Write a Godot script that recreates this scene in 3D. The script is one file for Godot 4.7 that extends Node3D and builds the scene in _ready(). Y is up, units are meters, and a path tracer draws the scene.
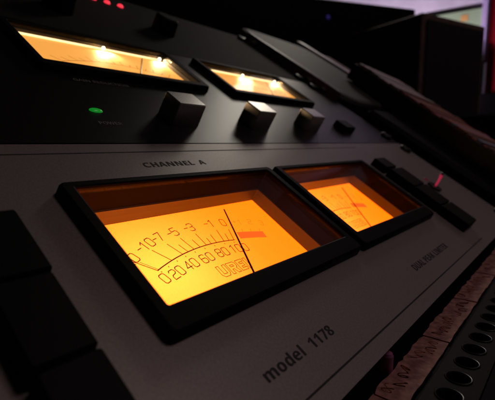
extends Node3D

# Rack frame: x to the right along the faceplates, y up the slope, z out of the faceplate, in millimetres.
const SLOPE_S := 0.543
const SLOPE_C := 0.83973
const RACK_AT := Vector3(0, 0.75, 0)
var org := Vector3.ZERO          # base of the thing being built, rack millimetres
var rng := RandomNumberGenerator.new()
var M := {}
var taken := {}

# ---------------------------------------------------------------- helpers
func rack_basis() -> Basis:
	return Basis(Vector3(1, 0, 0), Vector3(0, SLOPE_S, -SLOPE_C), Vector3(0, SLOPE_C, SLOPE_S))

func rack_point(mm: Vector3) -> Vector3:
	return RACK_AT + rack_basis() * (mm * 0.001)

func numbered(called: String) -> String:
	if not taken.has(called):
		taken[called] = 0
		return called
	taken[called] += 1
	return "%s_%03d" % [called, taken[called]]

func tag(o: Node, label: String, category: String, group := "") -> void:
	o.set_meta("label", label)
	o.set_meta("category", category)
	if group != "":
		o.set_meta("group", group)

func rack_thing(called: String, label: String, category: String, base: Vector3, group := "") -> Node3D:
	var o := Node3D.new()
	o.name = numbered(called)
	add_child(o)
	o.transform = Transform3D(rack_basis(), rack_point(base))
	org = base
	tag(o, label, category, group)
	return o

func desk_thing(called: String, label: String, category: String, base: Vector3) -> Node3D:
	# flat desk in front of the rack: x right, y away from us, z up, millimetres from the rack's foot
	var o := Node3D.new()
	o.name = numbered(called)
	add_child(o)
	o.transform = Transform3D(Basis(Vector3(1, 0, 0), Vector3(0, 0, -1), Vector3(0, 1, 0)), RACK_AT + Vector3(base.x, base.z, -base.y) * 0.001)
	org = base
	tag(o, label, category)
	return o

func room_thing(called: String, label: String, category: String, at: Vector3, basis_turn := Basis.IDENTITY) -> Node3D:
	var o := Node3D.new()
	o.name = numbered(called)
	add_child(o)
	o.transform = Transform3D(basis_turn, at)
	org = Vector3.ZERO
	tag(o, label, category)
	return o

func group_part(called: String, parent: Node3D) -> Node3D:
	var o := Node3D.new()
	o.name = called
	parent.add_child(o, true)
	return o

func begin() -> SurfaceTool:
	var st := SurfaceTool.new()
	st.begin(Mesh.PRIMITIVE_TRIANGLES)
	return st

func commit(st: SurfaceTool) -> ArrayMesh:
	st.generate_normals()
	return st.commit()

func put(called: String, mesh: Mesh, mat: Material, parent: Node) -> MeshInstance3D:
	var o := MeshInstance3D.new()
	o.name = called
	o.mesh = mesh
	o.material_override = mat
	parent.add_child(o, true)
	return o

func obj(called: String, st: SurfaceTool, mat: Material, parent: Node) -> MeshInstance3D:
	return put(called, commit(st), mat, parent)

func tri(st: SurfaceTool, a: Vector3, b: Vector3, c: Vector3, hint: Vector3) -> void:
	var n := Plane(a, b, c).normal
	var k := [a, b, c] if n.dot(hint) >= 0.0 else [a, c, b]
	for v: Vector3 in k:
		st.set_uv(Vector2(v.x, v.y) * 0.01)
		st.add_vertex((v - org) * 0.001)

func quad(st: SurfaceTool, a: Vector3, b: Vector3, c: Vector3, d: Vector3, hint: Vector3) -> void:
	tri(st, a, b, c, hint)
	tri(st, a, c, d, hint)

# a loop of points round a rectangle with rounded corners
func rrect(x0: float, y0: float, x1: float, y1: float, r: float, z: float, n := 4) -> PackedVector3Array:
	var out := PackedVector3Array()
	var cs := [[x1 - r, y1 - r, 0.0], [x0 + r, y1 - r, PI / 2], [x0 + r, y0 + r, PI], [x1 - r, y0 + r, 3 * PI / 2]]
	for c: Array in cs:
		for i in n + 1:
			var a: float = c[2] + (PI / 2) * i / n
			out.append(Vector3(c[0] + r * cos(a), c[1] + r * sin(a), z))
	return out

func circle(cx: float, cy: float, r: float, z: float, n := 24) -> PackedVector3Array:
	var out := PackedVector3Array()
	for i in n:
		out.append(Vector3(cx + r * cos(TAU * i / n), cy + r * sin(TAU * i / n), z))
	return out

# skin between loops of equal length; the loops' order sets which side is out (turn = 1 or -1 per band by the outline)
func loft(st: SurfaceTool, loops: Array, smooth := true, cap_first := false, cap_last := false, inward := false) -> void:
	for k in loops.size() - 1:
		var a: PackedVector3Array = loops[k]
		var b: PackedVector3Array = loops[k + 1]
		st.set_smooth_group(k + 1 if smooth else -1)
		var n := a.size()
		for i in n:
			var j := (i + 1) % n
			# going round anticlockwise seen from +z and rising in z, the outside is tangent x rise
			var tang := a[j] - a[i] + b[j] - b[i]
			var rise := b[i] - a[i] + b[j] - a[j]
			var h := tang.cross(rise)
			if inward:
				h = -h
			tri(st, a[i], a[j], b[j], h)
			tri(st, a[i], b[j], b[i], h)
	st.set_smooth_group(-1)
	if cap_first:
		fan(st, loops[0], Vector3(0, 0, -1))
	if cap_last:
		fan(st, loops[loops.size() - 1], Vector3(0, 0, 1))

func fan(st: SurfaceTool, l: PackedVector3Array, hint: Vector3) -> void:
	var c := Vector3.ZERO
	for v in l:
		c += v
	c /= l.size()
	for i in l.size():
		tri(st, c, l[i], l[(i + 1) % l.size()], hint)

# box with chamfered edges
func cbox(st: SurfaceTool, lo: Vector3, hi: Vector3, ch := 0.4) -> void:
	st.set_smooth_group(-1)
	var c := (lo + hi) / 2.0
	var h := (hi - lo) / 2.0
	var i := h - Vector3.ONE * ch
	for ax in 3:
		for s in [-1.0, 1.0]:
			var u := (ax + 1) % 3
			var v := (ax + 2) % 3
			var q := []
			for k in [[-1, -1], [1, -1], [1, 1], [-1, 1]]:
				var p := Vector3.ZERO
				p[ax] = s * h[ax]
				p[u] = k[0] * i[u]
				p[v] = k[1] * i[v]
				q.append(c + p)
			var n := Vector3.ZERO
			n[ax] = s
			quad(st, q[0], q[1], q[2], q[3], n)
	if ch <= 0.0:
		return
	for ax in 3:
		var u := (ax + 1) % 3
		var v := (ax + 2) % 3
		for su in [-1.0, 1.0]:
			for sv in [-1.0, 1.0]:
				var q := []
				for k in [[-1, 0], [1, 0], [1, 1], [-1, 1]]:
					var p := Vector3.ZERO
					p[ax] = k[0] * i[ax]
					p[u] = su * (h[u] if k[1] == 0 else i[u])
					p[v] = sv * (i[v] if k[1] == 0 else h[v])
					q.append(c + p)
				var n := Vector3.ZERO
				n[u] = su
				n[v] = sv
				quad(st, q[0], q[1], q[2], q[3], n)
	for sx in [-1.0, 1.0]:
		for sy in [-1.0, 1.0]:
			for sz in [-1.0, 1.0]:
				var s := Vector3(sx, sy, sz)
				tri(st, c + s * Vector3(h.x, i.y, i.z), c + s * Vector3(i.x, h.y, i.z), c + s * Vector3(i.x, i.y, h.z), s)

# flat ink line of width w along points, lying at the points' z
func ribbon(st: SurfaceTool, pts: Array, w: float, thick := 0.03) -> void:
	for k in pts.size() - 1:
		var a: Vector3 = pts[k]
		var b: Vector3 = pts[k + 1]
		var d := (b - a)
		d.z = 0
		if d.length() < 1e-4:
			continue
		d = d.normalized()
		var s := Vector3(-d.y, d.x, 0) * w * 0.5
		var e := d * w * 0.35
		var up := Vector3(0, 0, thick)
		st.set_smooth_group(-1)
		quad(st, a - s - e + up, b - s + e + up, b + s + e + up, a + s - e + up, Vector3(0, 0, 1))

const STROKES := {
	"0": [[[0.12, 0], [0, 0.14], [0, 0.86], [0.12, 1], [0.5, 1], [0.62, 0.86], [0.62, 0.14], [0.5, 0], [0.12, 0]]],
	"1": [[[0.12, 0.78], [0.36, 1], [0.36, 0]]],
	"2": [[[0, 0.84], [0.12, 1], [0.5, 1], [0.62, 0.86], [0.62, 0.66], [0.5, 0.52], [0.12, 0.46], [0, 0.32], [0, 0], [0.62, 0]]],
	"3": [[[0, 0.88], [0.12, 1], [0.5, 1], [0.62, 0.86], [0.62, 0.64], [0.5, 0.52], [0.2, 0.52]], [[0.5, 0.52], [0.62, 0.38], [0.62, 0.14], [0.5, 0], [0.12, 0], [0, 0.12]]],
	"4": [[[0.46, 0], [0.46, 1], [0, 0.3], [0.64, 0.3]]],
	"5": [[[0.6, 1], [0.04, 1], [0, 0.56], [0.48, 0.6], [0.62, 0.46], [0.62, 0.14], [0.5, 0], [0.12, 0], [0, 0.12]]],
	"6": [[[0.58, 0.9], [0.46, 1], [0.12, 1], [0, 0.86], [0, 0.14], [0.12, 0], [0.5, 0], [0.62, 0.14], [0.62, 0.44], [0.5, 0.56], [0, 0.54]]],
	"7": [[[0, 1], [0.62, 1], [0.22, 0]]],
	"8": [[[0.12, 0], [0, 0.14], [0, 0.4], [0.12, 0.53], [0, 0.66], [0, 0.86], [0.12, 1], [0.5, 1], [0.62, 0.86], [0.62, 0.66], [0.5, 0.53], [0.12, 0.53]], [[0.5, 0.53], [0.62, 0.4], [0.62, 0.14], [0.5, 0], [0.12, 0]]],
	"-": [[[0.05, 0.5], [0.5, 0.5]]],
	"+": [[[0.05, 0.5], [0.55, 0.5]], [[0.3, 0.25], [0.3, 0.75]]],
}

func stroke_text(st: SurfaceTool, txt: String, at: Vector3, h: float, w: float, turn: float) -> void:
	var adv := 0.84
	var total := 0.0
	for ch in txt:
		total += 0.62 if ch == "-" else adv
	total -= adv - 0.62
	var x := -total / 2.0
	var rot := Basis(Vector3(0, 0, 1), turn)
	for ch in txt:
		for line: Array in STROKES[ch]:
			var pts := []
			for q: Array in line:
				pts.append(at + rot * (Vector3((x + q[0]) * h, (q[1] - 0.5) * h, 0)))
			ribbon(st, pts, w)
		x += 0.62 if ch == "-" else adv

var fonts := {}
func print_text(called: String, txt: String, x0: float, x1: float, y0: float, cap: float, z: float, mat: Material, parent: Node3D, bold := true) -> void:
	var t := TextMesh.new()
	var f: SystemFont = SystemFont.new()
	f.font_names = PackedStringArray(["Droid Sans"])
	f.font_weight = 700 if bold else 400
	t.font = f
	t.text = txt
	t.font_size = 64
	t.pixel_size = 0.0001
	t.depth = 0.0001
	t.horizontal_alignment = HORIZONTAL_ALIGNMENT_LEFT
	t.curve_step = 1.0
	var o := put(called, t, mat, parent)
	var bb := t.get_aabb()
	# the tallest letter sets the cap height
	var sx := (x1 - x0) * 0.001 / bb.size.x
	var sy := cap * 0.001 / bb.size.y
	o.scale = Vector3(sx, sy, 0.4)
	o.position = (Vector3(x0, y0, z) - org) * 0.001 - Vector3(bb.position.x * sx, bb.position.y * sy, 0)

func noise_tex(size: int, freq: float, oct: int, seed_: int, ramp: Array) -> NoiseTexture2D:
	var n := FastNoiseLite.new()
	n.noise_type = FastNoiseLite.TYPE_SIMPLEX
	n.frequency = freq
	n.fractal_octaves = oct
	n.seed = seed_
	var t := NoiseTexture2D.new()
	t.width = size
	t.height = size
	t.seamless = true
	t.noise = n
	var g := Gradient.new()
	var offs := PackedFloat32Array()
	var cols := PackedColorArray()
	for i in ramp.size():
		offs.append(float(i) / (ramp.size() - 1))
		cols.append(ramp[i])
	g.offsets = offs
	g.colors = cols
	t.color_ramp = g
	return t

func bump_tex(size: int, freq: float, oct: int, seed_: int, strength: float) -> NoiseTexture2D:
	var n := FastNoiseLite.new()
	n.frequency = freq
	n.fractal_octaves = oct
	n.seed = seed_
	var t := NoiseTexture2D.new()
	t.width = size
	t.height = size
	t.seamless = true
	t.as_normal_map = true
	t.bump_strength = strength
	t.noise = n
	return t

func mat(col: Color, rough: float, metal := 0.0) -> StandardMaterial3D:
	var m := StandardMaterial3D.new()
	m.albedo_color = col
	m.roughness = rough
	m.metallic = metal
	return m

func grained(col: Color, rough: float, metal: float, lo: float, size_mm: float, freq: float, bump := 0.0, seed_ := 1) -> StandardMaterial3D:
	var m := mat(col, rough, metal)
	m.albedo_texture = noise_tex(256, freq, 4, seed_, [Color(lo, lo, lo), Color(1, 1, 1)])
	if bump > 0.0:
		m.normal_enabled = true
		m.normal_texture = bump_tex(256, freq * 1.3, 3, seed_ + 7, bump)
		m.normal_scale = 0.6
	m.uv1_triplanar = true
	m.uv1_scale = Vector3.ONE * (1000.0 / size_mm)
	return m

func lit(col: Color, energy: float, base := Color(0.1, 0.1, 0.1), rough := 0.4) -> StandardMaterial3D:
	var m := mat(base, rough)
	m.emission_enabled = true
	m.emission = col
	m.emission_energy_multiplier = energy
	return m

func lin(r: float, g: float, b: float) -> Color:
	return Color(r, g, b).linear_to_srgb()

func area_light(called: String, at: Vector3, facing: Vector3, up: Vector3, w: float, h: float, col: Color, energy: float) -> void:
	var l := AreaLight3D.new()
	l.name = called
	l.light_color = col
	l.light_energy = energy
	l.area_size = Vector2(w, h)
	l.area_range = 6.0
	l.area_attenuation = 2.0
	l.shadow_enabled = true
	add_child(l)
	l.transform = Transform3D(Basis.looking_at(facing, up), at)

# ---------------------------------------------------------------- materials
func make_materials() -> void:
	M.silver = grained(lin(0.40, 0.35, 0.34), 0.42, 0.35, 0.87, 24.0, 0.12, 0.0, 3)
	M.silver.normal_enabled = true
	M.silver.normal_texture = bump_tex(512, 0.3, 3, 13, 0.6)
	M.silver.normal_scale = 0.2
	M.bezel = grained(lin(0.004, 0.004, 0.0042), 0.45, 0.0, 0.75, 12.0, 0.08, 0.6, 5)
	M.black_panel = grained(lin(0.014, 0.013, 0.0125), 0.34, 0.0, 0.65, 14.0, 0.12, 0.5, 9)
	M.matt_panel = grained(lin(0.007, 0.0065, 0.0065), 0.75, 0.0, 0.65, 14.0, 0.09, 1.0, 55)
	M.matt_panel.metallic_specular = 0.3
	M.black_plain = mat(lin(0.004, 0.004, 0.004), 0.6)
	for k in ["bezel", "black_plain"]:
		M[k].metallic_specular = 0.2
		M[k].roughness = 0.55
	M.black_button = grained(lin(0.003, 0.003, 0.0032), 0.55, 0.0, 0.8, 12.0, 0.08, 0.5, 11)
	M.black_button.metallic_specular = 0.25
	M.grey_button = grained(lin(0.8, 0.77, 0.74), 0.32, 0.9, 0.8, 12.0, 0.07, 0.4, 12)
	M.ink = mat(lin(0.012, 0.012, 0.013), 0.7)
	M.dust = mat(lin(0.6, 0.57, 0.55), 0.9)
	M.pale_ink = mat(lin(0.3, 0.29, 0.28), 0.8)
	M.chrome = mat(lin(0.7, 0.7, 0.7), 0.22, 1.0)
	M.steel = mat(lin(0.10, 0.10, 0.10), 0.35, 1.0)
	M.wall_inner = mat(lin(0.095, 0.09, 0.088), 0.45)
	M.wall_dark = mat(lin(0.006, 0.0055, 0.005), 0.75)
	M.wall_dark.metallic_specular = 0.22
	M.wall_black = mat(lin(0.008, 0.006, 0.005), 0.5)
	M.dial_ink = lit(lin(0.05, 0.009, 0.0), 1.0, lin(0.09, 0.03, 0.004), 0.8)  # faint glow put into the ink for dial light coming through
	M.dial_red = lit(lin(1.0, 0.11, 0.01), 1.3, lin(0.55, 0.1, 0.03), 0.8)
	M.needle = mat(lin(0.035, 0.008, 0.004), 0.5)
	var g := mat(Color(0.0, 0.0, 0.0, 0.03), 0.03)
	g.transparency = BaseMaterial3D.TRANSPARENCY_ALPHA
	g.metallic_specular = 0.22
	M.glass = g
	M.dial = lit(lin(1.0, 0.135, 0.0004), 4.4, lin(0.5, 0.25, 0.02), 0.7)
	M.dial.emission_operator = BaseMaterial3D.EMISSION_OP_MULTIPLY
	M.dial.emission_texture = noise_tex(512, 0.08, 4, 61, [Color(0.86, 0.86, 0.86), Color(1, 1, 1), Color(0.97, 0.97, 0.97)])
	M.dial.uv1_triplanar = true
	M.dial.uv1_scale = Vector3.ONE * 40.0
	M.dial.backlight_enabled = true
	M.dial.backlight = lin(0.9, 0.9, 0.9)
	M.dial_far = lit(lin(1.0, 0.40, 0.06), 1.0, lin(0.8, 0.62, 0.35), 0.6)
	M.bulb = lit(lin(1.0, 0.8, 0.5), 8.0)
	M.warm_bulb = lit(lin(1.0, 0.45, 0.08), 2.0)
	M.tape = grained(lin(0.76, 0.37, 0.31), 0.75, 0.0, 0.62, 26.0, 0.025, 0.5, 21)
	M.tape_ink = mat(lin(0.78, 0.26, 0.15), 0.8)
	M.pink = mat(lin(0.45, 0.15, 0.33), 0.5)
	M.cheek = grained(lin(0.035, 0.035, 0.035), 0.6, 0.0, 0.8, 60.0, 0.05, 0.8, 25)
	M.trim = mat(lin(0.6, 0.58, 0.57), 0.3, 0.8)
	M.painted_edge_glow = lit(lin(1.0, 0.66, 0.3), 2.4)  # glow for lamplight leaking along the upper dials' top edge
	M.led_green = lit(lin(0.004, 0.17, 0.012), 1.0, lin(0.01, 0.1, 0.02), 0.25)
	M.led_red = lit(lin(1.0, 0.035, 0.06), 1.3, lin(0.3, 0.02, 0.02), 0.25)
	M.lever_glint = lit(lin(0.8, 0.04, 0.11), 0.4, lin(0.5, 0.02, 0.06), 0.25)  # red reflection on the lever, put in as colour and glow
	M.jewel = lit(lin(0.35, 0.01, 0.05), 0.1, lin(0.2, 0.01, 0.02), 0.25)
	M.led_blue = lit(lin(0.012, 0.008, 0.06), 1.0)
	M.plaster = grained(lin(0.74, 0.72, 0.73), 0.9, 0.0, 0.93, 600.0, 0.03, 0.5, 31)
	M.floor = grained(lin(0.05, 0.04, 0.035), 0.6, 0.0, 0.7, 900.0, 0.03, 0.5, 33)
	M.box_brown = grained(lin(0.20, 0.125, 0.105), 0.6, 0.0, 0.7, 200.0, 0.03, 0.6, 35)
	M.red_cloth = grained(lin(0.16, 0.0015, 0.006), 0.85, 0.0, 0.8, 80.0, 0.05, 1.0, 37)
	M.red_cloth.metallic_specular = 0.2
	M.paper = mat(lin(0.34, 0.5, 0.26), 0.8)
	M.orange = mat(lin(0.7, 0.4, 0.1), 0.7)
	M.jack_rim = mat(lin(0.10, 0.10, 0.10), 0.3, 0.8)
	M.jack_plate = grained(lin(0.020, 0.019, 0.018), 0.6, 0.0, 0.7, 14.0, 0.09, 0.8, 51)
	M.jack_plate.metallic_specular = 0.3
	M.dark_cloth = grained(lin(0.018, 0.016, 0.016), 0.9, 0.0, 0.6, 30.0, 0.1, 1.0, 53)
	M.violet = mat(lin(0.6, 0.5, 0.75), 0.6)
	M.bar_brown = grained(lin(0.05, 0.026, 0.02), 0.5, 0.0, 0.6, 40.0, 0.05, 0.6, 63)
	M.white_label = mat(lin(0.75, 0.73, 0.7), 0.4)
	M.red_label = mat(lin(0.60, 0.17, 0.12), 0.5)
	M.brown_label = mat(lin(0.32, 0.18, 0.15), 0.5)
	M.blue_label = mat(lin(0.32, 0.36, 0.55), 0.5)

# ---------------------------------------------------------------- meters
# x0,y0,x1,y1 outer bezel; open = [x0,y0,x1,y1] opening; front = height of the bezel, deep = z of the dial
func meter(parent: Node3D, o: Rect2, open: Rect2, front: float, deep: float, dial_mat: Material, style: int, needle_a: Vector2, needle_b: Vector2) -> Node3D:
	var m := group_part("vu_meter", parent)
	var ox1 := o.end.x
	var oy1 := o.end.y
	var px := open.position.x
	var py := open.position.y
	var qx := open.end.x
	var qy := open.end.y
	var split := deep + 2.5 if style == 0 else deep + 1.2
	var rim := split + 2.6 if style == 0 else split + 0.9
	var st := begin()
	loft(st, [rrect(o.position.x, o.position.y, ox1, oy1, 1.6, 0.02), rrect(o.position.x + 0.15, o.position.y + 0.15, ox1 - 0.15, oy1 - 0.15, 1.6, front - 0.7),
		rrect(o.position.x + 0.4, o.position.y + 0.4, ox1 - 0.4, oy1 - 0.4, 1.5, front - 0.2), rrect(o.position.x + 0.8, o.position.y + 0.8, ox1 - 0.8, oy1 - 0.8, 1.3, front),
		rrect(px - 0.6, py - 0.6, qx + 0.6, qy + 0.6, 0.9, front), rrect(px - 0.15, py - 0.15, qx + 0.15, qy + 0.15, 0.5, front - 0.25), rrect(px, py, qx, qy, 0.4, front - 0.7), rrect(px, py, qx, qy, 0.4, front - 2.2)])
	obj("bezel", st, M.bezel, m)
	st = begin()
	loft(st, [rrect(px, py, qx, qy, 0.4, front - 2.2), rrect(px, py, qx, qy, 0.4, rim)])
	obj("shroud", st, M.wall_dark if style == 0 else M.wall_black, m)
	st = begin()
	loft(st, [rrect(px, py, qx, qy, 0.4, rim), rrect(px + 0.35, py + 0.35, qx - 0.35, qy - 0.35, 0.4, rim - 0.3), rrect(px + 0.35, py + 0.35, qx - 0.35, qy - 0.35, 0.4, split)])
	obj("ledge", st, M.wall_inner if style == 0 else M.wall_black, m)
	st = begin()
	loft(st, [rrect(px + 0.35, py + 0.35, qx - 0.35, qy - 0.35, 0.4, split), rrect(px + 0.35, py + 0.35, qx - 0.35, qy - 0.35, 0.4, deep)])
	obj("inner_wall", st, M.wall_inner if style == 0 else M.wall_black, m)
	st = begin()
	st.set_smooth_group(-1)
	quad(st, Vector3(px, py, deep), Vector3(qx, py, deep), Vector3(qx, qy, deep), Vector3(px, qy, deep), Vector3(0, 0, 1))
	obj("backlight_dial", st, dial_mat, m)
	# housing behind
	st = begin()
	var back := deep - 26.0 if style == 0 else deep - 12.0
	loft(st, [rrect(px - 0.3, py - 0.3, qx + 0.3, qy + 0.3, 0.4, back), rrect(px - 0.3, py - 0.3, qx + 0.3, qy + 0.3, 0.4, deep - 0.05)], false, true, false)
	obj("housing", st, M.wall_inner, m)
	# needle
	st = begin()
	var za := deep + 1.0
	var a := Vector3(needle_a.x, needle_a.y, za)
	var b := Vector3(needle_b.x, needle_b.y, za)
	var s := (b - a).normalized().cross(Vector3(0, 0, 1))
	var up := Vector3(0, 0, 0.22)
	st.set_smooth_group(-1)
	var wa := s * 0.3
	var wb := s * 0.42
	quad(st, a - wa, a + wa, b + wb, b - wb, Vector3(0, 0, -1))
	quad(st, a - wa, a + up, b + up, b - wb, -s + up)
	quad(st, a + wa, a + up, b + up, b + wb, s + up)
	obj("needle", st, M.needle, m)
	# glass
	st = begin()
	cbox(st, Vector3(px + 0.02, py + 0.02, front - 1.9), Vector3(qx - 0.02, qy - 0.02, front - 1.1), 0.02)
	obj("glass", st, M.glass, m)
	return m

func arc_y(x: float) -> float:      # the scale's arc, x measured from the middle of the dial
	return 52.1 - (62.0 - sqrt(62.0 * 62.0 - x * x))

func vu_print(m: Node3D, ox: float, z: float) -> void:
	var mid := ox + 39.2
	var pivot := Vector3(mid, 26.0, z)
	var st := begin()
	var pts := []
	for i in 41:
		var x := -20.9 + (49.6 - 18.3) * i / 40.0
		pts.append(Vector3(mid + x, arc_y(x), z))
	ribbon(st, pts, 0.33)
	# dB ticks: foot x on the arc, length
	for t in [[-20.9, 5.2], [-15.1, 5.6], [-10.6, 5.0], [-8.4, 3.2], [-6.0, 5.0], [-3.5, 3.2], [-0.9, 4.9], [1.1, 2.4], [3.2, 3.4], [6.2, 4.9], [8.2, 3.0], [10.2, 4.8]]:
		var f := Vector3(mid + t[0], arc_y(t[0]), z)
		var d := (f - pivot).normalized()
		ribbon(st, [f, f + d * t[1]], 0.25)
	var f0 := Vector3(mid - 20.9, arc_y(-20.9), z)
	var d0 := (f0 - pivot).normalized()
	ribbon(st, [f0 + Vector3(0.5, 0.15, 0), f0 + d0 * 4.6 + Vector3(0.45, 0.45, 0)], 0.16)
	ribbon(st, [f0, f0 + d0 * 7.5], 0.26)
	# dots of the percent scale
	for x in [-20.2, -17.3, -13.8, -10.3, -6.4, -2.4, 1.6, 5.6, 9.4]:
		var q := Vector3(mid + x, arc_y(x) - 1.1, z)
		ribbon(st, [q, q + Vector3(0, 0.25, 0)], 0.26)
	for t in [["0", -20.7, 45.7], ["20", -16.3, 46.3], ["40", -10.6, 47.4], ["60", -4.4, 47.9], ["80", 2.1, 48.2], ["100", 9.1, 47.9]]:
		stroke_text(st, t[0], Vector3(mid + t[1], t[2], z), 3.0, 0.27, -atan2(t[1], 62.0) * 0.9)
	for t in [["-20", -26.2, 53.2], ["-10", -18.9, 57.1], ["-7", -13.9, 58.7], ["-5", -8.2, 59.4], ["-3", -1.6, 59.9], ["-1", 6.6, 59.8], ["0", 12.4, 59.0]]:
		stroke_text(st, t[0], Vector3(mid + t[1], t[2], z), 3.0, 0.27, -atan2(t[1], 40.0) * 0.75)
	# maker's lettering, drawn in outline as one run of connected boxes
	var L := mid - 4.6
	var B := 40.2
	for line in [[[0, 3.9], [0, 0.9], [0.7, 0], [2.6, 0], [3.3, 0.9], [3.3, 3.9], [2.3, 3.9], [2.3, 1.0], [1.0, 1.0], [1.0, 3.9], [0, 3.9]],
			[[3.9, 0], [3.9, 3.9], [6.6, 3.9], [7.2, 3.2], [7.2, 2.2], [6.6, 1.6], [7.2, 0], [6.1, 0], [5.5, 1.5], [4.9, 1.5], [4.9, 0], [3.9, 0]], [[4.9, 2.4], [4.9, 3.0], [6.1, 3.0], [6.1, 2.4], [4.9, 2.4]],
			[[7.8, 0], [7.8, 3.9], [10.4, 3.9], [10.4, 3.0], [8.8, 3.0], [8.8, 2.4], [10.1, 2.4], [10.1, 1.5], [8.8, 1.5], [8.8, 0.9], [10.4, 0.9], [10.4, 0], [7.8, 0]],
			[[11.0, 0], [11.0, 3.9], [12.0, 3.9], [12.0, 0], [11.0, 0]]]:
		var p2 := []
		for q: Array in line:
			p2.append(Vector3(L + q[0], B + q[1], z))
		ribbon(st, p2, 0.2)
	obj("glow_scale_print", st, M.dial_ink, m)  # ink carries a painted glow, as if the dial shone through
	# red zone
	st = begin()
	st.set_smooth_group(-1)
	var zone := func(x: float) -> float: return 51.0 - 0.0056 * (x * x - 180.0)
	for i in 14:
		var xa := 13.2 + 11.0 * i / 14.0
		var xb := 13.2 + 11.0 * (i + 1) / 14.0
		var za := z + 0.02
		quad(st, Vector3(mid + xa + 0.8, zone.call(xa) + 2.8, za), Vector3(mid + xb + 0.8, zone.call(xb) + 2.8, za), Vector3(mid + xb, zone.call(xb), za), Vector3(mid + xa, zone.call(xa), za), Vector3(0, 0, 1))
	for t in [["+1", 18.2, 57.9], ["2", 23.6, 56.8], ["3", 28.2, 55.2]]:
		stroke_text(st, t[0], Vector3(mid + t[1], t[2], z), 2.4, 0.16, -atan2(t[1], 40.0) * 0.75)
	for x in [16.5, 20.0, 23.6]:
		var f := Vector3(mid + x, 53.8 - 0.0056 * (x * x - 180.0), z)
		ribbon(st, [f, f + (f - pivot).normalized() * 1.6], 0.16)
	obj("backlight_red_zone", st, M.dial_red, m)

func meter_lamp(m: Node3D, x: float, y: float, z: float, r: float, mm: Material) -> void:
	var loops := []
	for i in 9:
		var a := -PI / 2 + PI * i / 8.0
		loops.append(circle(x, y, maxf(r * cos(a), 0.02), z + r * sin(a), 14))
	var st := begin()
	loft(st, loops)
	obj("lamp_bulb", st, mm, m)

func faceplate(parent: Node3D, x0: float, x1: float, y0: float, y1: float, holes: Array, mm: Material, thick := 3.0) -> void:
	# a plate with rectangular openings, cut as strips between them
	var st := begin()
	st.set_smooth_group(-1)
	var xs := [x0]
	for h: Rect2 in holes:
		xs.append(h.position.x)
		xs.append(h.end.x)
	xs.append(x1)
	for k in xs.size() - 1:
		var a: float = xs[k]
		var b: float = xs[k + 1]
		var spans := [[y0, y1]]
		if k % 2 == 1:
			var h: Rect2 = holes[k / 2]
			spans = [[y0, h.position.y], [h.end.y, y1]]
		for s: Array in spans:
			quad(st, Vector3(a, s[0], 0), Vector3(b, s[0], 0), Vector3(b, s[1], 0), Vector3(a, s[1], 0), Vector3(0, 0, 1))
			quad(st, Vector3(a, s[0], -thick), Vector3(b, s[0], -thick), Vector3(b, s[1], -thick), Vector3(a, s[1], -thick), Vector3(0, 0, -1))
	for e in [[Vector3(x0, y0, 0), Vector3(x1, y0, 0), Vector3(0, -1, 0)], [Vector3(x0, y1, 0), Vector3(x1, y1, 0), Vector3(0, 1, 0)], [Vector3(x0, y0, 0), Vector3(x0, y1, 0), Vector3(-1, 0, 0)], [Vector3(x1, y0, 0), Vector3(x1, y1, 0), Vector3(1, 0, 0)]]:
		var d := Vector3(0, 0, -thick)
		quad(st, e[0], e[1], e[1] + d, e[0] + d, e[2])
	obj("faceplate", st, mm, parent)

var screw_mesh: ArrayMesh
func screw(parent: Node3D, x: float, y: float) -> void:
	if screw_mesh == null:
		var keep := org
		org = Vector3.ZERO
		var st := begin()
		loft(st, [circle(0, 0, 4.2, 0.0), circle(0, 0, 4.2, 1.4), circle(0, 0, 3.4, 2.3), circle(0, 0, 1.9, 2.5), circle(0, 0, 1.5, 1.0)], true, false, true)
		screw_mesh = commit(st)
		org = keep
	var o := put("screw", screw_mesh, M.steel, parent)
	o.position = (Vector3(x, y, 0.03) - org) * 0.001

func button(parent: Node3D, lo: Vector2, hi: Vector2, h: float, mm: Material, called := "push_button", z0 := 0.02) -> void:
	var st := begin()
	loft(st, [rrect(lo.x, lo.y, hi.x, hi.y, 0.6, z0), rrect(lo.x + 0.1, lo.y + 0.1, hi.x - 0.1, hi.y - 0.1, 0.6, h - 0.5), rrect(lo.x + 0.45, lo.y + 0.45, hi.x - 0.45, hi.y - 0.45, 0.5, h)], true, true, true)
	obj(called, st, mm, parent)

func dome(parent: Node3D, called: String, x: float, y: float, r: float, mm: Material, z := 0.0, tall := 0.5) -> void:
	var st := begin()
	var loops := [circle(x, y, r, z)]
	for i in range(1, 6):
		var a := PI / 2 * i / 5.0
		loops.append(circle(x, y, maxf(r * cos(a), 0.02), z + r * tall * sin(a)))
	# one smooth skin
	for k in loops.size() - 1:
		st.set_smooth_group(1)
		for i in 24:
			var j := (i + 1) % 24
			var c := Vector3(x, y, z - r)
			quad(st, loops[k][i], loops[k][j], loops[k + 1][j], loops[k + 1][i], loops[k][i] - c)
	obj(called, st, mm, parent)

func chassis(parent: Node3D, y0: float, y1: float, z0: float, depth := 60.0) -> void:
	var st := begin()
	cbox(st, Vector3(-205, y0 + 1, z0 - depth), Vector3(248, y1 - 1, z0), 0.5)
	obj("chassis", st, M.black_plain, parent)

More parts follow.
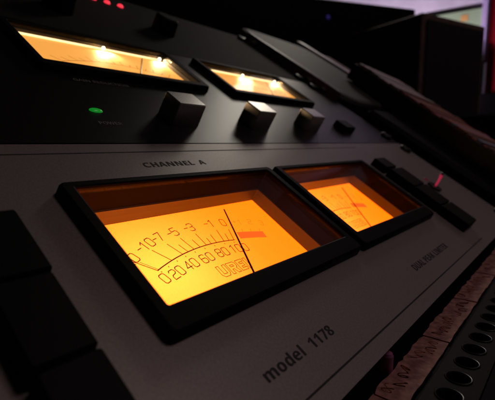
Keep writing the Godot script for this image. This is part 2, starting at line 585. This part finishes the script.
# ---------------------------------------------------------------- the scene
func _ready() -> void:
	rng.seed = 1178
	# camera
	var cam := Camera3D.new()
	cam.name = "camera"
	add_child(cam)
	cam.transform = Transform3D(Basis(Vector3(0.62424, 0.00042, 0.78121), Vector3(0.1059, 0.9907, -0.08515), Vector3(-0.77402, 0.13588, 0.61839)).orthonormalized(), RACK_AT + Vector3(-0.04442, 0.04855, 0.03173))
	cam.keep_aspect = Camera3D.KEEP_HEIGHT
	cam.near = 0.005
	cam.far = 20.0
	var ca := CameraAttributesPhysical.new()
	ca.frustum_focal_length = 25.1
	ca.exposure_aperture = 22.0
	ca.frustum_focus_distance = 0.112
	ca.frustum_near = 0.005
	ca.frustum_far = 20.0
	cam.attributes = ca
	cam.fov = 51.1
	cam.current = true
	# air and exposure
	var env := Environment.new()
	env.background_mode = Environment.BG_COLOR
	env.background_color = lin(0.0015, 0.0013, 0.0013)
	env.tonemap_mode = Environment.TONE_MAPPER_LINEAR
	env.tonemap_exposure = 1.0
	env.sdfgi_enabled = true
	env.ssao_enabled = true
	env.ssil_enabled = true
	var we := WorldEnvironment.new()
	we.name = "environment"
	we.environment = env
	add_child(we)
	make_materials()
	# the violet light bar over the side wall, out of the picture
	build_light_bar()
	build_room()
	build_console()
	build_limiter()
	build_upper_unit()
	build_top_unit()
	build_patchbay()
	build_side_module()
	build_background()

func build_light_bar() -> void:
	# violet light bar on the rear desk, behind the boxes, washing the wall
	var t := room_thing("violet_light_bar", "violet light bar lying behind the boxes and washing the wall", "lamp", Vector3(1.34, 0.86, -0.66))
	var st := begin()
	cbox(st, Vector3(-25, -20, -320), Vector3(25, 20, 320), 3)
	obj("light_housing", st, M.black_plain, t)
	st = begin()
	cbox(st, Vector3(25.5, -14, -300), Vector3(30, 14, 300), 1)
	obj("light_diffuser", st, lit(lin(0.75, 0.5, 1.0), 1.5), t)
	area_light("violet_light_source", Vector3(1.375, 0.86, -0.66), Vector3(1, 1.6, 0.0).normalized(), Vector3(0, 1, 0), 0.6, 0.026, lin(0.9, 0.7, 1.0), 0.78)
	# warm wall lamp above the picture, mirrored softly in the metal of the panels
	var w := room_thing("wall_lamp", "square warm lamp mounted high on the side wall", "lamp", Vector3(1.598, 1.77, -0.66))
	st = begin()
	cbox(st, Vector3(-60, -230, -170), Vector3(-0.5, 230, 170), 4)
	obj("lamp_housing", st, M.black_plain, w)
	st = begin()
	cbox(st, Vector3(-66, -210, -150), Vector3(-60.5, 210, 150), 2)
	obj("lamp_diffuser", st, lit(lin(1.0, 0.86, 0.74), 1.0), w)
	area_light("wall_lamp_light", Vector3(1.525, 1.77, -0.66), Vector3(-1, -0.35, 0.1).normalized(), Vector3(0, 1, 0), 0.3, 0.42, lin(1.0, 0.92, 0.78), 0.27)
	# dim fill lamp added high over the console to brighten the faceplates, unseen
	var c := room_thing("added_fill_lamp", "dim flat fill lamp added unseen high over the console", "lamp", Vector3(0.55, 2.2, 0.8))
	st = begin()
	cbox(st, Vector3(-260, 0, -260), Vector3(260, 30, 260), 4)
	obj("lamp_housing", st, M.black_plain, c)
	st = begin()
	cbox(st, Vector3(-250, -4, -250), Vector3(250, -0.5, 250), 1)
	obj("lamp_diffuser", st, lit(lin(1.0, 0.9, 0.88), 0.12), c)
	area_light("added_fill_light", Vector3(0.55, 2.19, 0.8), Vector3(0, -1, 0), Vector3(0, 0, 1), 0.5, 0.5, lin(1.0, 0.73, 0.71), 0.22)

func build_room() -> void:
	org = Vector3.ZERO
	var st := begin()
	cbox(st, Vector3(1600, 0, -3000), Vector3(1700, 2400, 1500), 0)
	obj("wall", st, M.plaster, self).set_meta("kind", "structure")
	st = begin()
	cbox(st, Vector3(-1500, -60, -3000), Vector3(1600, 0, 1500), 0)
	obj("floor", st, M.floor, self).set_meta("kind", "structure")

func build_console() -> void:
	# the sloping desk that carries the rack: cheeks, rails and body
	var t := rack_thing("console_desk", "dark sloping studio console that carries the rack units", "console", Vector3(0, 0, 0))
	var st := begin()
	cbox(st, Vector3(-225, -20, -130), Vector3(900, 520, -86), 2)
	obj("rack_base", st, M.black_plain, t)
	st = begin()
	cbox(st, Vector3(249, 1, -86), Vector3(266, 268, -3.1), 1)
	obj("rack_rail", st, M.black_plain, t)
	st = begin()
	cbox(st, Vector3(-222, 1, -86), Vector3(-206, 520, -3.1), 1)
	obj("rack_rail", st, M.black_plain, t)
	st = begin()
	cbox(st, Vector3(-250, 1, -86), Vector3(-226, 520, 6), 3)
	obj("side_cheek", st, M.black_plain, t)
	# broad padded side panel with a rounded lower end
	st = begin()
	loft(st, [rrect(269.4, 140, 398, 286, 22, -86, 8), rrect(269.4, 140, 398, 286, 22, 2.5, 8), rrect(271, 141.5, 396.5, 284.5, 21, 5.2, 8), rrect(274, 145, 392, 281, 18, 6.2, 8)], true, false, true)
	obj("padded_side_panel", st, M.cheek, t)
	st = begin()
	cbox(st, Vector3(266.3, 150, -20), Vector3(269.2, 262, 7.4), 0.8)
	obj("edge_trim", st, M.trim, t)
	st = begin()
	cbox(st, Vector3(399, 170, -86), Vector3(412, 300, 8), 1)
	obj("edge_trim", st, M.trim, t)
	# pedestal down to the floor
	var foot := room_thing("console_pedestal", "black pedestal under the sloping studio console", "pedestal", Vector3(0.3, 0, 0.02))
	st = begin()
	cbox(st, Vector3(-450, 0, -200), Vector3(450, 640, 120), 4)
	obj("pedestal_body", st, M.black_plain, foot)

func build_limiter() -> void:
	var t := rack_thing("peak_limiter", "silver rack unit with two glowing amber meters and black buttons", "rack unit", Vector3(20, 0.3, 0))
	var o1 := Rect2(0, 25.2, 78.6, 44.4)
	var w1 := Rect2(3.4, 31.4, 71.7, 35.6)
	var o2 := Rect2(81.2, 25.2, 78.6, 44.4)
	var w2 := Rect2(84.6, 31.4, 71.7, 35.6)
	faceplate(t, -216, 266, 0.3, 88.6, [w1.grow(0.8), w2.grow(0.8)], M.silver)
	chassis(t, 0, 88.9, -37, 45.0)
	# border lines, cut into the finish
	for y in [4.35, 84.3]:
		var st := begin()
		cbox(st, Vector3(-190, y - 0.22, 0.005), Vector3(183.5, y + 0.22, 0.035), 0)
		obj("border_line", st, M.ink, t)
	var m1 := meter(t, o1, w1, 3.0, -10.0, M.dial, 0, Vector2(56.0, 63.6), Vector2(41.2, 31.6))
	vu_print(m1, 0.0, -9.96)
	var m2 := meter(t, o2, w2, 3.0, -10.0, M.dial, 0, Vector2(141.3, 63.4), Vector2(122.0, 31.6))
	vu_print(m2, 81.2, -9.96)
	# a festoon lamp behind each dial, left of the middle
	for x in [24.0, 105.0]:
		var m := m1 if x < 80 else m2
		var keep := org
		org = Vector3.ZERO
		var st := begin()
		loft(st, [circle(0, 0, 0.5, -16, 12), circle(0, 0, 2.0, -14, 12), circle(0, 0, 2.0, 14, 12), circle(0, 0, 0.5, 16, 12)], true, true, true)
		org = keep
		var b := obj("lamp_bulb", st, M.warm_bulb, m)
		b.position = (Vector3(x, 46, -33.5) - org) * 0.001
		b.rotation.y = PI / 2
		var rb := rack_basis()
		area_light("meter_lamp_light", rack_point(Vector3(x - 6, 46, -31.0)), rb * Vector3(0, 0, 1), rb * Vector3(0, 1, 0), 0.03, 0.012, lin(1.0, 0.21, 0.032), 0.0036 if x < 80 else 0.0024)
	print_text("lettering", "CHANNEL  A", 29.8, 54.4, 76.6, 2.3, 0.03, M.ink, t)
	print_text("lettering", "model  1178", 12.7, 38.4, 10.5, 2.75, 0.03, M.ink, t)
	print_text("lettering", "DUAL PEAK LIMITER", 98.0, 140.0, 10.5, 2.6, 0.03, M.ink, t)
	# button columns
	for k in 4:
		button(t, Vector2(-22.6, -4.0 + 16.1 * k + 0.1), Vector2(-12.6 + (0.5 if k == 3 else 0.0), 11.9 + 16.1 * k), 5.0, M.black_button)
	for k in 3:
		button(t, Vector2(172.0, 11.5 + 15.6 * k + 0.1), Vector2(190.0, 26.9 + 15.6 * k), 4.5, M.black_button)
	button(t, Vector2(173.0, 59.6), Vector2(187.0, 68.5), 4.0, M.black_button, "selector_switch")
	# specks of dust lying on the plate
	var du := begin()
	for i in 160:
		var q := Vector3(rng.randf_range(-40, 230), rng.randf_range(1, 88), 0.04)
		if o1.grow(0.5).has_point(Vector2(q.x, q.y)) or o2.grow(0.5).has_point(Vector2(q.x, q.y)):
			continue
		var e := Vector3(rng.randf_range(-0.25, 0.25), rng.randf_range(-0.25, 0.25), 0)
		ribbon(du, [q, q + e], rng.randf_range(0.05, 0.12), 0.01)
	obj("dust", du, M.dust, t).set_meta("kind", "stuff")
	# toggle switch and its jewel
	var sw := group_part("toggle_switch", t)
	var st2 := begin()
	loft(st2, [circle(213.6, 41.5, 4.6, 0.02, 6), circle(213.6, 41.5, 4.6, 1.3, 6), circle(213.6, 41.5, 3.0, 1.5, 6)], false, false, true)
	obj("nut", st2, M.steel, sw)
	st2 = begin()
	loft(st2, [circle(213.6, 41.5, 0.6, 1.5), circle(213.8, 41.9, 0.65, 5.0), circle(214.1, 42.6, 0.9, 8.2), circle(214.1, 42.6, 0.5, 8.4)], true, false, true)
	obj("lever_painted_glint", st2, M.lever_glint, sw)  # lever is no lamp; its glow stands for a red reflection
	st2 = begin()
	loft(st2, [circle(214.1, 42.65, 0.95, 8.45), circle(214.2, 42.8, 0.9, 9.3), circle(214.2, 42.8, 0.4, 9.8)], true, false, true)
	obj("tip", st2, M.chrome, sw)
	dome(t, "indicator_light", 219.0, 49.0, 1.5, M.jewel)
	for y in [8.0, 80.0]:
		screw(t, 257.5, y)
		screw(t, -208.0, y)

func build_upper_unit() -> void:
	var t := rack_thing("compressor_unit", "black rack unit with two lit meters, grey square buttons and green lamp", "rack unit", Vector3(20, 89.2, 0))
	var w1 := Rect2(27.2, 137.0, 73.8, 31.0)
	var w2 := Rect2(127.0, 136.0, 75.0, 32.0)
	faceplate(t, -216, 266, 89.2, 177.5, [w1.grow(0.8), w2.grow(0.8)], M.black_panel)
	chassis(t, 89, 177.8, -14, 68.0)
	var m1 := meter(t, Rect2(24, 133.2, 81.5, 38.3), w1, 3.0, -1.2, M.dial_far, 1, Vector2(86, 163), Vector2(68, 137.2))
	var m2 := meter(t, Rect2(123.5, 132.2, 82, 39.3), w2, 3.0, -1.2, M.dial_far, 1, Vector2(186, 163), Vector2(166, 136.2))
	var k := 0
	for m in [m1, m2]:
		var ox: float = 65.3 if k == 0 else 164.5
		var st := begin()
		for i in 15:
			var x := -26.0 + 52.0 * i / 14.0
			var y := 152.5 - x * x * 0.008
			ribbon(st, [Vector3(ox + x, y, -1.16), Vector3(ox + x * 1.12, y + (3.6 if i % 2 == 0 else 2.2), -1.16)], 0.22)
		var pts := []
		for i in 27:
			var x := -26.0 + 2.0 * i
			pts.append(Vector3(ox + x, 152.5 - x * x * 0.008, -1.16))
		ribbon(st, pts, 0.25)
		obj("glow_scale_print", st, M.dial_ink, m)  # same ink with the dial's glow painted in
		k += 1
	meter_lamp(m1, 67.0, 166.2, 0.0, 0.75, M.bulb)
	meter_lamp(m1, 98.6, 166.0, 0.0, 0.8, M.bulb)
	meter_lamp(m2, 165.0, 166.2, 0.0, 0.75, M.bulb)
	meter_lamp(m2, 199.5, 166.0, 0.0, 0.8, M.bulb)
	var rb := rack_basis()
	for a in [[m1, 28.0, 100.0], [m2, 127.8, 201.0]]:
		var st := begin()
		st.set_smooth_group(-1)
		cbox(st, Vector3(a[1], 167.0, -1.15), Vector3(a[2], 167.6, -0.5), 0.1)
		obj("painted_edge_glow", st, M.painted_edge_glow, a[0])  # added glowing strip, stands for lamplight caught on the top ledge
	for x in [67.0, 98.2, 165.0, 199.0]:
		area_light("meter_lamp_light", rack_point(Vector3(x, 165.0, 0.2)), rb * Vector3(0, -1, -0.35).normalized(), rb * Vector3(0, 0, 1), 0.006, 0.0016, lin(1.0, 0.62, 0.3), 0.0007)
	for x in [64.0, 110.3, 156.6, 202.0]:
		button(t, Vector2(x - 6.6, 100.3), Vector2(x + 6.6, 109.6), 9.0 if x < 200 else 4.0, M.grey_button if x < 200 else M.black_button, "square_button")
	var lens := begin()
	var rings := []
	for q in 6:
		var a := PI / 2 * q / 5.0
		var ring := PackedVector3Array()
		for k2 in 24:
			var b := TAU * k2 / 24.0
			ring.append(Vector3(31.4 + 2.3 * maxf(cos(a), 0.02) * cos(b), 107.9 + 1.25 * maxf(cos(a), 0.02) * sin(b) - 0.12 * cos(b), 0.7 * sin(a)))
		rings.append(ring)
	loft(lens, rings)
	obj("indicator_light", lens, M.led_green, t)
	print_text("lettering", "GAIN REDUCTION", 34.5, 57.0, 128.6, 1.7, 0.03, M.pale_ink, t, false)
	print_text("lettering", "POWER", 28.4, 36.6, 99.6, 1.6, 0.03, M.pale_ink, t, false)
	for y in [97.0, 170.0]:
		screw(t, 257.5, y)
		screw(t, -208.0, y)

func build_top_unit() -> void:
	var t := rack_thing("black_processor", "black rack unit with a row of small red lamps", "rack unit", Vector3(20, 178.1, 0))
	faceplate(t, -216, 266, 178.1, 266.4, [], M.matt_panel)
	chassis(t, 178, 266.7, -3.2)
	for i in 5:
		dome(t, "red_light", 86.5 + 9.7 * i, 247.5 + 0.2 * i, 2.0, M.led_red, 0.0, 0.8)
	# knob with a pale pointer tip
	var st := begin()
	loft(st, [circle(66, 209, 7.5, 0.02), circle(66, 209, 7.2, 9.0), circle(66, 209, 6.2, 10.0)], true, false, true)
	obj("control_knob", st, M.black_button, t)
	st = begin()
	loft(st, [circle(137, 216, 7.5, 0.02), circle(137, 216, 7.2, 9.0), circle(137, 216, 6.2, 10.0)], true, false, true)
	obj("control_knob", st, M.black_button, t)
	for y in [186.0, 258.0]:
		screw(t, 257.5, y)

func build_patchbay() -> void:
	# flat desk surface at the foot of the slope
	var t := desk_thing("patchbay", "black patchbay with a row of round jacks below the silver unit", "patchbay", Vector3(20, -30, -11))
	var st := begin()
	cbox(st, Vector3(-216, -7.7, -11), Vector3(330, 9, -8.4), 0.3)
	obj("faceplate", st, M.black_plain, t)
	st = begin()
	cbox(st, Vector3(-216, -60, -11), Vector3(330, -18.1, -8.4), 0.3)
	obj("faceplate", st, M.black_plain, t)
	st = begin()
	cbox(st, Vector3(-200, -56, -60), Vector3(320, 5, -26), 0.5)
	obj("chassis", st, M.black_plain, t)
	# strip with a round hole for each jack
	st = begin()
	st.set_smooth_group(-1)
	for i in 33:
		var cx := 34.0 + 9.1 * (i - 2)
		var cell := [Vector2(4.55, -5.5), Vector2(4.55, 5.1), Vector2(-4.55, 5.1), Vector2(-4.55, -5.5)]
		for side in 4:
			var a: Vector2 = cell[side]
			var b: Vector2 = cell[(side + 1) % 4]
			for q in 8:
				var p0 := a.lerp(b, q / 8.0)
				var p1 := a.lerp(b, (q + 1) / 8.0)
				var r0 := p0.normalized() * 2.75
				var r1 := p1.normalized() * 2.75
				quad(st, Vector3(cx + r0.x, -12.7 + r0.y, -8.0), Vector3(cx + r1.x, -12.7 + r1.y, -8.0), Vector3(cx + p1.x, -12.7 + p1.y, -8.0), Vector3(cx + p0.x, -12.7 + p0.y, -8.0), Vector3(0, 0, 1))
		if i == 0:
			quad(st, Vector3(cx - 4.55, -18.2, -8.0), Vector3(-200, -18.2, -8.0), Vector3(-200, -7.6, -8.0), Vector3(cx - 4.55, -7.6, -8.0), Vector3(0, 0, 1))
	quad(st, Vector3(-200, -18.2, -8.0), Vector3(320, -18.2, -8.0), Vector3(320, -18.2, -9.0), Vector3(-200, -18.2, -9.0), Vector3(0, -1, 0))
	quad(st, Vector3(-200, -7.6, -8.0), Vector3(320, -7.6, -8.0), Vector3(320, -7.6, -9.0), Vector3(-200, -7.6, -9.0), Vector3(0, 1, 0))
	obj("jack_strip", st, M.jack_plate, t)
	var keep := org
	org = Vector3.ZERO
	st = begin()
	loft(st, [circle(0, 0, 3.15, 0), circle(0, 0, 3.1, 0.22), circle(0, 0, 2.98, 0.34), circle(0, 0, 2.8, 0.3), circle(0, 0, 2.65, 0.05), circle(0, 0, 2.65, -0.6)])
	var rim := commit(st)
	st = begin()
	loft(st, [circle(0, 0, 0.1, -15.9), circle(0, 0, 2.7, -16.0), circle(0, 0, 2.7, -0.02)], true, true, false, true)
	var hole := commit(st)
	org = keep
	for i in 33:
		var j := put("jack", rim, M.jack_rim, t)
		j.position = (Vector3(34.0 + 9.1 * (i - 2), -12.7, -7.98) - org) * 0.001
		put("socket", hole, M.jack_plate, j)
	# label paper, one piece after the other
	var tp := desk_thing("label_tape", "strip of reddish paper labels with red handwriting along the patchbay", "label strip", Vector3(60, -3, -8.4))
	var x0 := 22.0
	for i in 13:
		var len_ := 19.5 + rng.randf_range(-1.5, 1.5)
		st = begin()
		var n := 7
		var top := []
		var bot := []
		var lift := 0.25 + 0.3 * (i % 2)
		for k in n + 1:
			var x := x0 + (len_ + 0.6) * k / n
			var ends := 1.0 if (k == 0 or k == n) else 0.0
			top.append(Vector3(x + 0.5 * sin(i * 2.1), 1.0 + rng.randf_range(-0.4, 0.35) - ends * 0.35, -8.1 + lift + rng.randf_range(0, 0.06)))
			bot.append(Vector3(x, -6.5 + rng.randf_range(-0.15, 0.15), -8.1 + lift + rng.randf_range(0, 0.04)))
		st.set_smooth_group(1)
		for k in n:
			quad(st, top[k], top[k + 1], bot[k + 1], bot[k], Vector3(0, 0, 1))
		st.set_smooth_group(-1)
		var dn := Vector3(0, 0, -0.2)
		for k in n:
			quad(st, top[k], top[k + 1], top[k + 1] + dn, top[k] + dn, Vector3(0, 1, 0))
			quad(st, bot[k], bot[k + 1], bot[k + 1] + dn, bot[k] + dn, Vector3(0, -1, 0))
		quad(st, top[0], bot[0], bot[0] + dn, top[0] + dn, Vector3(-1, 0, 0))
		quad(st, top[n], bot[n], bot[n] + dn, top[n] + dn, Vector3(1, 0, 0))
		var piece := obj("paper_label", st, M.tape, tp)
		var ink := begin()
		for w in 4:
			var cx := x0 + 2.2 + (len_ - 3.6) * (w + 0.5) / 4.0 + rng.randf_range(-0.5, 0.5)
			var cy := -2.6 + rng.randf_range(-1.8, 1.8)
			var pts := []
			var ph := rng.randf_range(0, TAU)
			var a := rng.randf_range(0.7, 1.5)
			for q in 36:
				var u := q * 0.36
				pts.append(Vector3(cx + a * sin(u * 0.62 + ph) + (u - 7) * 0.16, cy + 1.2 * cos(u * 0.8 * a + ph * 2.0), -8.02 + lift))
			ribbon(ink, pts, rng.randf_range(0.16, 0.34), 0.02)
		obj("handwriting", ink, M.tape_ink, piece)
		x0 += len_
	var pk := desk_thing("pink_peg", "small pink rounded peg in the dark gap above the paper labels", "peg", Vector3(54.5, 2.4, -8.4))
	st = begin()
	loft(st, [circle(54.5, 2.4, 1.5, -8.4), circle(54.5, 2.4, 1.5, -4.2), circle(54.5, 2.4, 1.2, -3.5), circle(54.5, 2.4, 0.4, -3.2)], true, true, true)
	obj("peg_body", st, M.pink, pk)

func build_side_module() -> void:
	var t := rack_thing("side_module", "black low module beside the rack below the padded side panel", "module", Vector3(300, 40, -86))
	var st := begin()
	cbox(st, Vector3(276, 5, -86), Vector3(620, 128, 7.5), 3)
	obj("module_body", st, M.black_plain, t)
	# raised bar with a row of coloured label tabs, turned a little
	var A := Vector2(358, 198)
	var B := Vector2(310, 42)
	var dir := (B - A).normalized()
	var side := Vector2(-dir.y, dir.x)      # to the right of the bar
	var bar := rack_thing("label_bar", "raised black bar with a row of coloured labels beside the padded panel", "label bar", Vector3(330, 110, 8))
	var P := func(s: float, w: float, z: float) -> Vector3:
		var q := A + dir * s + side * w
		return Vector3(q.x, q.y, z)
	st = begin()
	st.set_smooth_group(-1)
	var L := 195.0
	var Wd := 78.0
	quad(st, P.call(0, 0, 23), P.call(L, 0, 23), P.call(L, Wd, 23), P.call(0, Wd, 23), Vector3(0, 0, 1))
	quad(st, P.call(0, 0, 7.6), P.call(L, 0, 7.6), P.call(L, 0, 23), P.call(0, 0, 23), Vector3(-side.x, -side.y, 0))
	quad(st, P.call(0, Wd, 7.6), P.call(L, Wd, 7.6), P.call(L, Wd, 23), P.call(0, Wd, 23), Vector3(side.x, side.y, 0))
	quad(st, P.call(0, 0, 7.6), P.call(0, Wd, 7.6), P.call(0, Wd, 23), P.call(0, 0, 23), Vector3(-dir.x, -dir.y, 0))
	quad(st, P.call(L, 0, 7.6), P.call(L, Wd, 7.6), P.call(L, Wd, 23), P.call(L, 0, 23), Vector3(dir.x, dir.y, 0))
	obj("bar_body", st, M.bar_brown, bar)
	var s := 2.0
	var i := 0
	while s < 180.0:
		var w := rng.randf_range(3.4, 5.2)
		var mm: Material = M.white_label if (i % 2 == 0 and i < 12) else [M.brown_label, M.red_label, M.brown_label][i % 3]
		if i >= 12:
			mm = [M.red_label, M.brown_label, M.brown_label, M.red_label, M.blue_label if i > 22 else M.brown_label][i % 5]
		var zt := 24.0 + rng.randf_range(0, 2.0)
		st = begin()
		st.set_smooth_group(-1)
		var w0 := 3.0 + rng.randf_range(-1, 1)
		var w1 := 72.0 + rng.randf_range(-2, 2)
		quad(st, P.call(s, w0, zt), P.call(s + w, w0, zt), P.call(s + w, w1, zt), P.call(s, w1, zt), Vector3(0, 0, 1))
		quad(st, P.call(s, w0, 23), P.call(s + w, w0, 23), P.call(s + w, w0, zt), P.call(s, w0, zt), Vector3(-side.x, -side.y, 0))
		quad(st, P.call(s, w1, 23), P.call(s + w, w1, 23), P.call(s + w, w1, zt), P.call(s, w1, zt), Vector3(side.x, side.y, 0))
		quad(st, P.call(s, w0, 23), P.call(s, w1, 23), P.call(s, w1, zt), P.call(s, w0, zt), Vector3(-dir.x, -dir.y, 0))
		quad(st, P.call(s + w, w0, 23), P.call(s + w, w1, 23), P.call(s + w, w1, zt), P.call(s + w, w0, zt), Vector3(dir.x, dir.y, 0))
		obj("label_tab", st, mm, bar)
		s += w + 0.7
		i += 1
	# pink strip on the desk past the pale trim
	var pk := rack_thing("pink_strip", "dull pink strip lying beside the pale edge trim", "strip", Vector3(440, 300, -86))
	st = begin()
	cbox(st, Vector3(413, 175, -86), Vector3(470, 290, 4), 2)
	obj("strip_body", st, grained(lin(0.30, 0.10, 0.16), 0.7, 0.0, 0.8, 60.0, 0.05, 0.5, 41), pk)

func build_background() -> void:
	var st: SurfaceTool
	# desk behind, dark
	var d := room_thing("rear_desk", "dark desk behind the console carrying the boxes", "desk", Vector3(1.0, 0.0, -0.35))
	st = begin()
	cbox(st, Vector3(-350, 800, -650), Vector3(580, 840, 450), 3)
	obj("desk_top", st, M.black_plain, d)
	for x in [-320, 520]:
		for z in [-620, 400]:
			st = begin()
			cbox(st, Vector3(x, 0, z), Vector3(x + 40, 799, z + 40), 2)
			obj("leg", st, M.black_plain, d)
	# loudspeaker-like box, corner towards us
	var ld := Vector3(0.367, 0, -0.930)
	var rd := Vector3(0.930, 0, 0.367)
	var s := room_thing("dark_box", "dark brown box with its corner facing the console", "box", Vector3(0.879, 0.84, -0.249), Basis(rd, Vector3.UP, -ld))
	st = begin()
	cbox(st, Vector3(0, 0, -300), Vector3(218, 222, 0), 2)
	obj("cabinet", st, M.box_brown, s)
	st = begin()
	cbox(st, Vector3(12, 12, 0.2), Vector3(206, 210, 5), 2)
	obj("front_cloth", st, M.dark_cloth, s)
	# black case behind it
	var e := Vector3(0.8345, 0, 0.551)
	var cz := e.cross(Vector3.UP)
	var c := room_thing("black_case", "black equipment case behind the brown box, with a faint blue lamp", "case", Vector3(1.102, 0.84, -0.334), Basis(e, Vector3.UP, cz))
	st = begin()
	cbox(st, Vector3(-900, 0, -250), Vector3(0, 296, 0), 3)
	obj("case_body", st, M.black_plain, c)
	dome(c, "blue_light", -250, 255, 5.0, M.led_blue, 0.2)
	# pale board with a dark top rail on the wall
	var b := room_thing("pale_board", "pale greenish board with a dark top rail on the wall", "board", Vector3(1.597, 1.0, -0.40))
	st = begin()
	cbox(st, Vector3(0.2, 0, -260), Vector3(2.6, 246, 128), 0.3)
	obj("board_sheet", st, M.paper, b)
	st = begin()
	cbox(st, Vector3(-2, 246.5, -270), Vector3(2.6, 255, 135), 0.5)
	obj("top_rail", st, M.black_plain, b)
	st = begin()
	cbox(st, Vector3(-0.9, 212, 62), Vector3(0, 232, 84), 0.2)
	obj("orange_note", st, M.orange, b)
	var v := room_thing("violet_trim", "pale upright trim between the board and the red curtain", "trim", Vector3(1.597, 1.06, -0.262))
	st = begin()
	cbox(st, Vector3(-20, 0, -8), Vector3(-1, 700, 8), 1)
	obj("trim_post", st, M.violet, v)
	var bb := room_thing("small_black_box", "small black box on the rear desk under the violet trim", "box", Vector3(1.55, 0.84, -0.285))
	st = begin()
	cbox(st, Vector3(-25, 0, -30), Vector3(25, 226, 33), 2)
	obj("box_body", st, M.black_plain, bb)
	var lb := room_thing("low_black_case", "low black case on the rear desk under the red curtain", "case", Vector3(1.5, 0.84, -0.05))
	st = begin()
	cbox(st, Vector3(-60, 0, -198), Vector3(60, 108, 150), 2)
	obj("case_body", st, M.black_plain, lb)
	# red curtain at the edge of the picture
	var cu := room_thing("red_curtain", "deep red curtain hanging beside the violet trim", "curtain", Vector3(1.56, 0.955, -0.25))
	st = begin()
	st.set_smooth_group(1)
	for i in 48:
		var za := 6.0 + 380.0 * i / 48.0
		var zb := 6.0 + 380.0 * (i + 1) / 48.0
		var xa := 10.0 * sin(za * 0.11)
		var xb := 10.0 * sin(zb * 0.11)
		quad(st, Vector3(xa, 0, za), Vector3(xb, 0, zb), Vector3(xb, 420, zb), Vector3(xa, 420, za), Vector3(-1, 0, 0))
		quad(st, Vector3(xa + 3, 0, za), Vector3(xb + 3, 0, zb), Vector3(xb + 3, 420, zb), Vector3(xa + 3, 420, za), Vector3(1, 0, 0))
	obj("curtain_cloth", st, M.red_cloth, cu)
